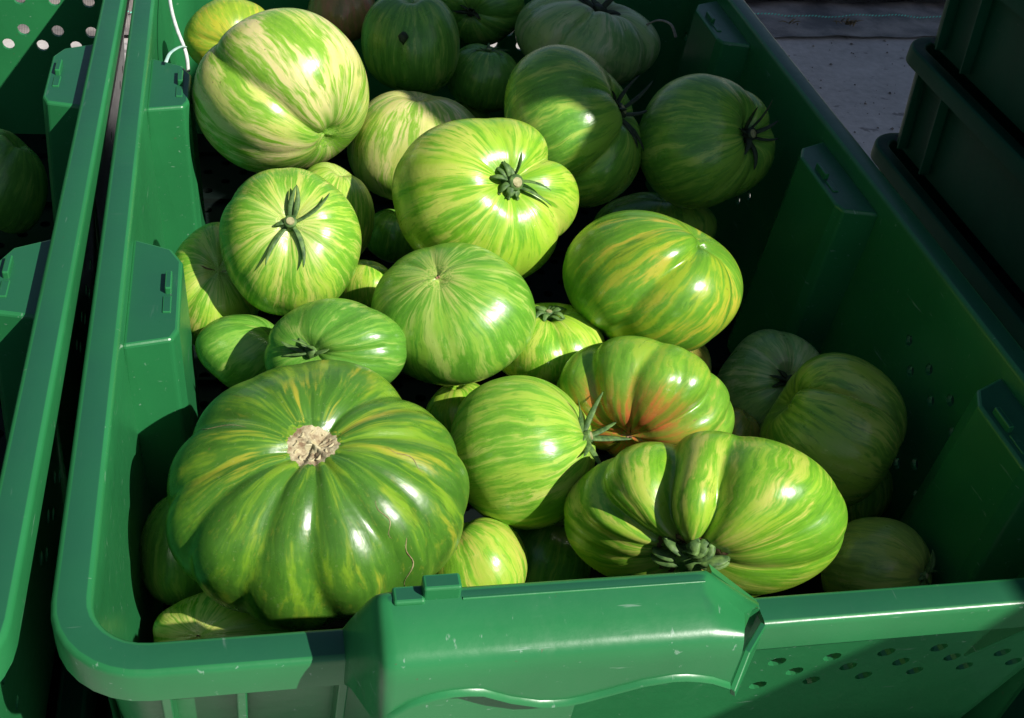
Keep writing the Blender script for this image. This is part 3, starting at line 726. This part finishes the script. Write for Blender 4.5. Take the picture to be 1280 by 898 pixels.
 dict(at=(0.0348, 0.1242, 0.5119), axes=(0.02050, -0.00090, 0.00048, 0.00075, 0.02033, 0.01675, -0.00039, -0.01313, 0.02214), end='none', skin='shade', shape={'c': 0.85, 'nrib': 6, 'rib': 0.08},
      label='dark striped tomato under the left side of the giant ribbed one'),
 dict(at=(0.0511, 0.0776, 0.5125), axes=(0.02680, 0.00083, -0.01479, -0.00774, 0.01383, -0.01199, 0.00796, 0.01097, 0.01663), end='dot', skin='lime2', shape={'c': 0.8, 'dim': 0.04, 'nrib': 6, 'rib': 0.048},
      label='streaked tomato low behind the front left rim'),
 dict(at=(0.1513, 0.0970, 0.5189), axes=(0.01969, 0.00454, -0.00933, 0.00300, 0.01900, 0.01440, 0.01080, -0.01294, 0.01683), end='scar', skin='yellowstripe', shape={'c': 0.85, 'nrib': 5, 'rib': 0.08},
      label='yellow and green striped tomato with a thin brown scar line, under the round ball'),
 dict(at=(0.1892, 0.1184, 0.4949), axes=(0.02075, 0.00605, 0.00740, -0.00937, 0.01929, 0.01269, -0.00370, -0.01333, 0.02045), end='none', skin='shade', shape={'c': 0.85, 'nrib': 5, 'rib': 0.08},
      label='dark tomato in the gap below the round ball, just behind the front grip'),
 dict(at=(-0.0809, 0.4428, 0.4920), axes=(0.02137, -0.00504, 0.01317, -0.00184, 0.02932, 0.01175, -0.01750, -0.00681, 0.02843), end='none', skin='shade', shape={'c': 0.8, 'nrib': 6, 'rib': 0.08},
      label='dark glossy tomato in the neighbouring crate at the left edge'),
]


GROUP = 'green striped tomatoes heaped in the crate'
def surf(P, Q, phi):
    ph = phi % (2*math.pi); n = P.shape[1]; f = ph/(2*math.pi)*n; j0 = int(f) % n; j1 = (j0+1) % n; t = f-int(f)
    col = P[:, j0]*(1-t)+P[:, j1]*t
    return col
def on_skin(P, phi, th):
    c = surf(P, None, phi); f = th/math.pi*(P.shape[0]-1); i = min(int(f), P.shape[0]-2); t = f-i
    return c[i]*(1-t)+c[i+1]*t

def strip(path, A, rad, n=6, flat=.45, name='sepal', mat=None, parent=None):
    v, f = tube([A@Vector(p) for p in path], rad, n, flat)
    return link(name, fixn(mesh(name, v, f, True)), mat, parent)

def height_at(P, phi, r):
    c = surf(P, None, phi); n = P.shape[0]//2
    rr = np.hypot(c[:n, 0], c[:n, 1]); rr = np.maximum.accumulate(rr+np.arange(n)*1e-7)
    return float(np.interp(r, rr, c[:n, 2]))

def sepals(P, A, Rm, root, rnd, spec, mat):
    """spec: list of (image angle, length, start pitch, curl, width) in fruit radii"""
    for (ang, ln, pitch, curl, wd) in spec:
        wd *= .72
        ph = -math.radians(ang); n = 14; r = .035; z = height_at(P, ph, .05)+.02; pts = []; a = math.radians(pitch)
        side = rnd.uniform(-.5, .5); p2 = ph
        for i in range(n+1):
            s = i/n
            g_ = height_at(P, p2, max(r, 0))+.012
            zz = max(z, g_) if r > 0 else z
            pts.append((r*math.cos(p2), r*math.sin(p2), zz))
            r += ln/n*math.cos(a); z = zz+ln/n*math.sin(a); a -= math.radians(curl)/n
            p2 += side*.9/n
        rad = [Rm*wd*(.75+.6*math.sin(min(1, s*1.4)*math.pi*.75))*(1-s**1.8)**.6+Rm*.004 for s in [i/n for i in range(n+1)]]
        strip(pts, A, rad, 7, .32, 'sepal', mat, root)

def disc(P, A, r, lift, mat, name, parent, seed, rings=9, seg=28, rough=.012, ragged=.12, dome=0.):
    rnd = random.Random(seed); vs = []; fs = []
    ra = [1+ragged*math.sin(k*2.3+seed)*.5+rnd.uniform(-ragged, ragged)*.6 for k in range(seg)]
    for i in range(rings+1):
        for k in range(seg):
            ph = 2*math.pi*k/seg; q = r*(i/rings)*ra[k]
            e = (1-(i/rings)**4)
            zz = height_at(P, ph, q)+lift*e-.004*(1-e)+rnd.uniform(-rough, rough)*e+dome*(1-(i/rings)**2)
            vs.append(A@Vector((q*math.cos(ph), q*math.sin(ph), zz)))
    for i in range(rings):
        for k in range(seg):
            fs.append((i*seg+k, (i+1)*seg+k, (i+1)*seg+(k+1) % seg, i*seg+(k+1) % seg))
    return link(name, fixn(mesh(name, vs, fs, True)), mat, parent)

mats = {}
for idx, F in enumerate(FRUITS):
    sp = dict(F['shape']); sp['seed'] = idx*7+3
    big = idx < 4 or 'bigge' in F['label']
    nt, nph = (110, 220) if sp.get('fur') or idx < 14 else (72, 132)
    P, Q, CR = fruit_points(sp, nt, nph)
    a = F['axes']; A3 = Matrix(((a[0], a[1], a[2]), (a[3], a[4], a[5]), (a[6], a[7], a[8]))); Rm = (A3.col[0].length+A3.col[1].length)/2
    # mesh: merge both poles
    An = np.array(a).reshape(3, 3)
    V = (P[1:-1].reshape(-1, 3))@An.T
    vs = [tuple(P[0].mean(0)@An.T)]+[tuple(v) for v in V]+[tuple(P[-1].mean(0)@An.T)]
    fs = []; n = nph; m = nt-2
    flip = np.linalg.det(An) < 0
    for k in range(n): fs.append((0, 1+k, 1+(k+1) % n))
    for i in range(m-1):
        for k in range(n):
            k2 = (k+1) % n; fs.append((1+i*n+k, 1+(i+1)*n+k, 1+(i+1)*n+k2, 1+i*n+k2))
    for k in range(n): fs.append((1+(m-1)*n+k, 1+m*n, 1+(m-1)*n+(k+1) % n))
    if flip: fs = [tuple(reversed(f)) for f in fs]
    me = mesh('skin', vs, fs, True)
    qd = np.concatenate([[[0, 0, 0]], Q[1:-1].reshape(-1, 3), [[0, 0, math.pi]]]).astype(np.float32)
    # near the poles the direction part fades so that the streaks meet in one point
    sc = np.minimum(1, np.sin(np.clip(qd[:, 2], 0, math.pi))*5.5+.12); qd[:, 0] *= sc; qd[:, 1] *= sc
    at = me.attributes.new('skin_dir', 'FLOAT_VECTOR', 'POINT'); at.data.foreach_set('vector', qd.ravel())
    root = bpy.data.objects.new('tomato', None); COL.objects.link(root); root.empty_display_size = .02
    root.location = F['at']
    tag(root, F['label'], 'tomato', GROUP)
    key = F['skin']
    link('skin', me, skin_mat(key, idx+1), root)
    rnd = random.Random(idx+50); E_ = F['end']
    A = A3
    top = height_at(P, 0, .02)
    def stub(r0, h, mat=M_SEP, cut=True, lean=(0, 0)):
        pts = [(lean[0]*t, lean[1]*t, top-.03+h*t) for t in (0, .3, .6, .85, 1)]
        st = strip(pts, A, [Rm*r0*k for k in (1.25, .95, .9, 1.05, .98)], 12, 1.0, 'stem', mat, root)
        if cut:
            c = A@Vector((lean[0], lean[1], top-.03+h)); nrm = (A@Vector((0, 0, 1))).normalized()
            v, f = tube([c-nrm*Rm*.01, c+nrm*Rm*.012], [Rm*r0*.72, Rm*r0*.62], 12, 1)
            link('stem_cut', fixn(mesh('stem_cut', v, f)), M_CUT, st)
    if E_ == 'star':
        sepals(P, A, Rm, root, rnd, [(-95, .46, 28, 25, .048), (-58, .50, 38, 60, .046), (-14, .62, 12, 15, .042), (50, .58, 8, 14, .044), (138, .62, 8, 12, .044), (178, .26, 40, 120, .050)], M_SEP)
        stub(.085, .12)
    elif E_ == 'star_side':
        sepals(P, A, Rm, root, rnd, [(-110, .62, 25, -20, .045), (-150, .55, 20, 10, .05), (110, .60, 10, 20, .045), (75, .55, 20, 5, .045), (150, .35, 20, 40, .05), (-20, .60, 60, 10, .06), (-50, .55, 45, 5, .045)], M_SEP)
        stub(.08, .16)
    elif E_ == 'stub':
        sepals(P, A, Rm, root, rnd, [(-60, .62, 60, -15, .075), (-170, .42, 45, 50, .07), (170, .36, 35, 60, .07), (-120, .30, 50, 80, .07), (10, .30, 50, 60, .09)], M_SEPD if idx > 10 else M_SEP)
        stub(.10, .16, M_SEPD if idx > 10 else M_SEP, False)
    elif E_ == 'buds':
        sepals(P, A, Rm, root, rnd, [(k*40-170, .42, 70, 150, .065) for k in range(9)], M_SEP)
        stub(.08, .14)
    elif E_ == 'wreath':
        sepals(P, A, Rm, root, rnd, [(-170, .34, 80, 210, .050), (-140, .30, 75, 220, .045), (-105, .34, 75, 200, .045), (-62, .34, 50, 10, .030), (-10, .40, 40, 40, .028), (22, .52, 35, 70, .030), (60, .28, 70, 190, .045), (85, .26, 78, 210, .04), (115, .32, 80, 220, .050), (150, .30, 76, 200, .045), (-80, .16, 80, 120, .04)], M_SEP)
        stub(.085, .17, M_SEP, True, (.03, -.03))
    elif E_ == 'curled':
        sepals(P, A, Rm, root, rnd, [(-90+k*26, .38, 84, 200, .072) for k in range(-4, 5)] + [(70, .45, 60, 120, .06), (120, .38, 60, 130, .06)], M_SEP)
        disc(P, A, .25, .010, M_BRN, 'pit_scar', root, idx, rough=.02)
        stub(.10, .2, M_SEP, False)
    elif E_ == 'wilted':
        sepals(P, A, Rm, root, rnd, [(-130, .55, 45, -10, .03), (-70, .6, 60, 20, .035), (-20, .5, 45, 30, .05), (15, .55, 30, 40, .05), (60, .5, 40, 60, .045), (120, .4, 60, 100, .055), (175, .35, 50, 110, .06)], M_SEPD)
        stub(.09, .16, M_SEPD)
    elif E_ == 'cork':
        d_ = disc(P, A, .165, .010, M_CORK, 'cork_scar', root, idx, 20, 64, .0035, .05)
        nub = disc(P, A, .062, .014, M_CORKN, 'nub', d_, idx+1, 8, 24, .0015, .05, .010)
        for k in range(11):
            ang = 2*math.pi*k/11+rnd.uniform(-.12, .12)
            p = [((.105+.014*math.sin(q*9+k))*math.cos(ang+q), (.105+.014*math.sin(q*9+k))*math.sin(ang+q), height_at(P, ang, .11)+.0085) for q in np.linspace(-.2, .2, 5)]
            strip(p, A, [Rm*.003, Rm*.008, Rm*.010, Rm*.007, Rm*.003], 7, .6, 'cork_ridge', M_CORKN, d_)
    elif E_ == 'dot':
        disc(P, A, .030, .010, M_BRN, 'blossom_scar', root, idx, 4, 14, .006, .25)
    elif E_ == 'nub':
        pth = [on_skin(P, -math.radians(100), q) for q in (1.12, 1.2, 1.28, 1.36)]
        pth = [Vector(p)*k for p, k in zip(pth, (1.0, 1.05, 1.04, .99))]
        strip(pth, A, [Rm*.05, Rm*.10, Rm*.07, Rm*.02], 9, .8, 'nub', M_SEPD, root)
    # corky hairlines on the skin
    def hair(a0, t0, t1, da, wd, nm='hairline_scar'):
        pth = []
        for k in range(15):
            s = k/14; ph = -math.radians(a0+da*s+1.4*math.sin(s*9)); p = on_skin(P, ph, t0+(t1-t0)*s); pth.append(Vector(p)*1.0015)
        strip(pth, A, [Rm*wd*(math.sin(math.pi*(k+.5)/15)**.6)*rnd.uniform(.7, 1.2) for k in range(15)], 6, .5, nm, M_BRN if wd > .01 else M_HAIR, root)
    if E_ == 'cork':
        hair(50, 1.0, 1.55, 6, .0055); hair(52, .6, .95, 3, .003); hair(-161, .4, 1.05, 4, .0035); hair(8, .45, .8, 8, .003)
    if E_ == 'crack': hair(175, .05, .35, 8, .02); hair(0, .05, .35, -8, .018)
    if E_ == 'scar': hair(95, .75, 1.0, 40, .016)

# ---------------------------------------------------------------- small things
def curve_thing(name, pts, r, mat, label, cat, flat=1.0):
    P_ = [Vector(p) for p in pts]; out = []
    for i in range(len(P_)-1):
        a = P_[max(i-1, 0)]; b = P_[i]; c = P_[i+1]; d = P_[min(i+2, len(P_)-1)]
        for k in range(6):
            t = k/6
            out.append(.5*((2*b)+(c-a)*t+(2*a-5*b+4*c-d)*t*t+(3*b-a-3*c+d)*t**3))
    out.append(P_[-1])
    base = out[0].copy()
    o = link(name, fixn(mesh(name, *tube([p-base for p in out], r, 9, flat), )), mat, None, base)
    o.data.polygons.foreach_set('use_smooth', [True]*len(o.data.polygons))
    return tag(o, label, cat)
curve_thing('white_cord', [(.0135, .575, H+.001), (.0165, .53, H-.0015), (.0205, .475, H-.0035), (.0245, .447, H-.006), (.0300, .430, H-.014), (.0310, .426, H-.024)], .0011, M_STR,
            'white cord end hanging inside the left crate wall at the top', 'cord')
curve_thing('plastic_tie', [(.0300, .432, H-.0115), (.0270, .424, H-.008), (.0225, .412, H-.006), (.0205, .402, H-.0066)], .0010, M_TIE,
            'pale translucent plastic tie lying over the left stacking post', 'tie', .5)

def ring(c, R0, r0, ax):
    q = Vector(ax).to_track_quat('Z', 'Y')
    rings = [[q @ Vector(((R0+r0*math.cos(b))*math.cos(a), (R0+r0*math.cos(b))*math.sin(a), r0*math.sin(b))) for b in [2*math.pi*k/8 for k in range(8)]] for a in [2*math.pi*k/20*.86 for k in range(21)]]
    return loft(rings)
o = link('split_ring', fixn(mesh('split_ring', *ring(None, .0030, .0009, (.1, -.5, .8)), True)), M_STR, None, (.0535, .3205, .53))
tag(o, 'tiny white plastic ring in the dark gap left of the tomato with the calyx star', 'ring')
curve_thing('dried_calyx', [(.325, .495, .585), (.332, .489, .592), (.339, .483, .592), (.342, .477, .586)], .0013, simple('dry_sepal', (.10, .09, .07), (.30, .27, .20), .7),
            'pale dry calyx curl by the right crate wall at the top', 'plant debris', .5)
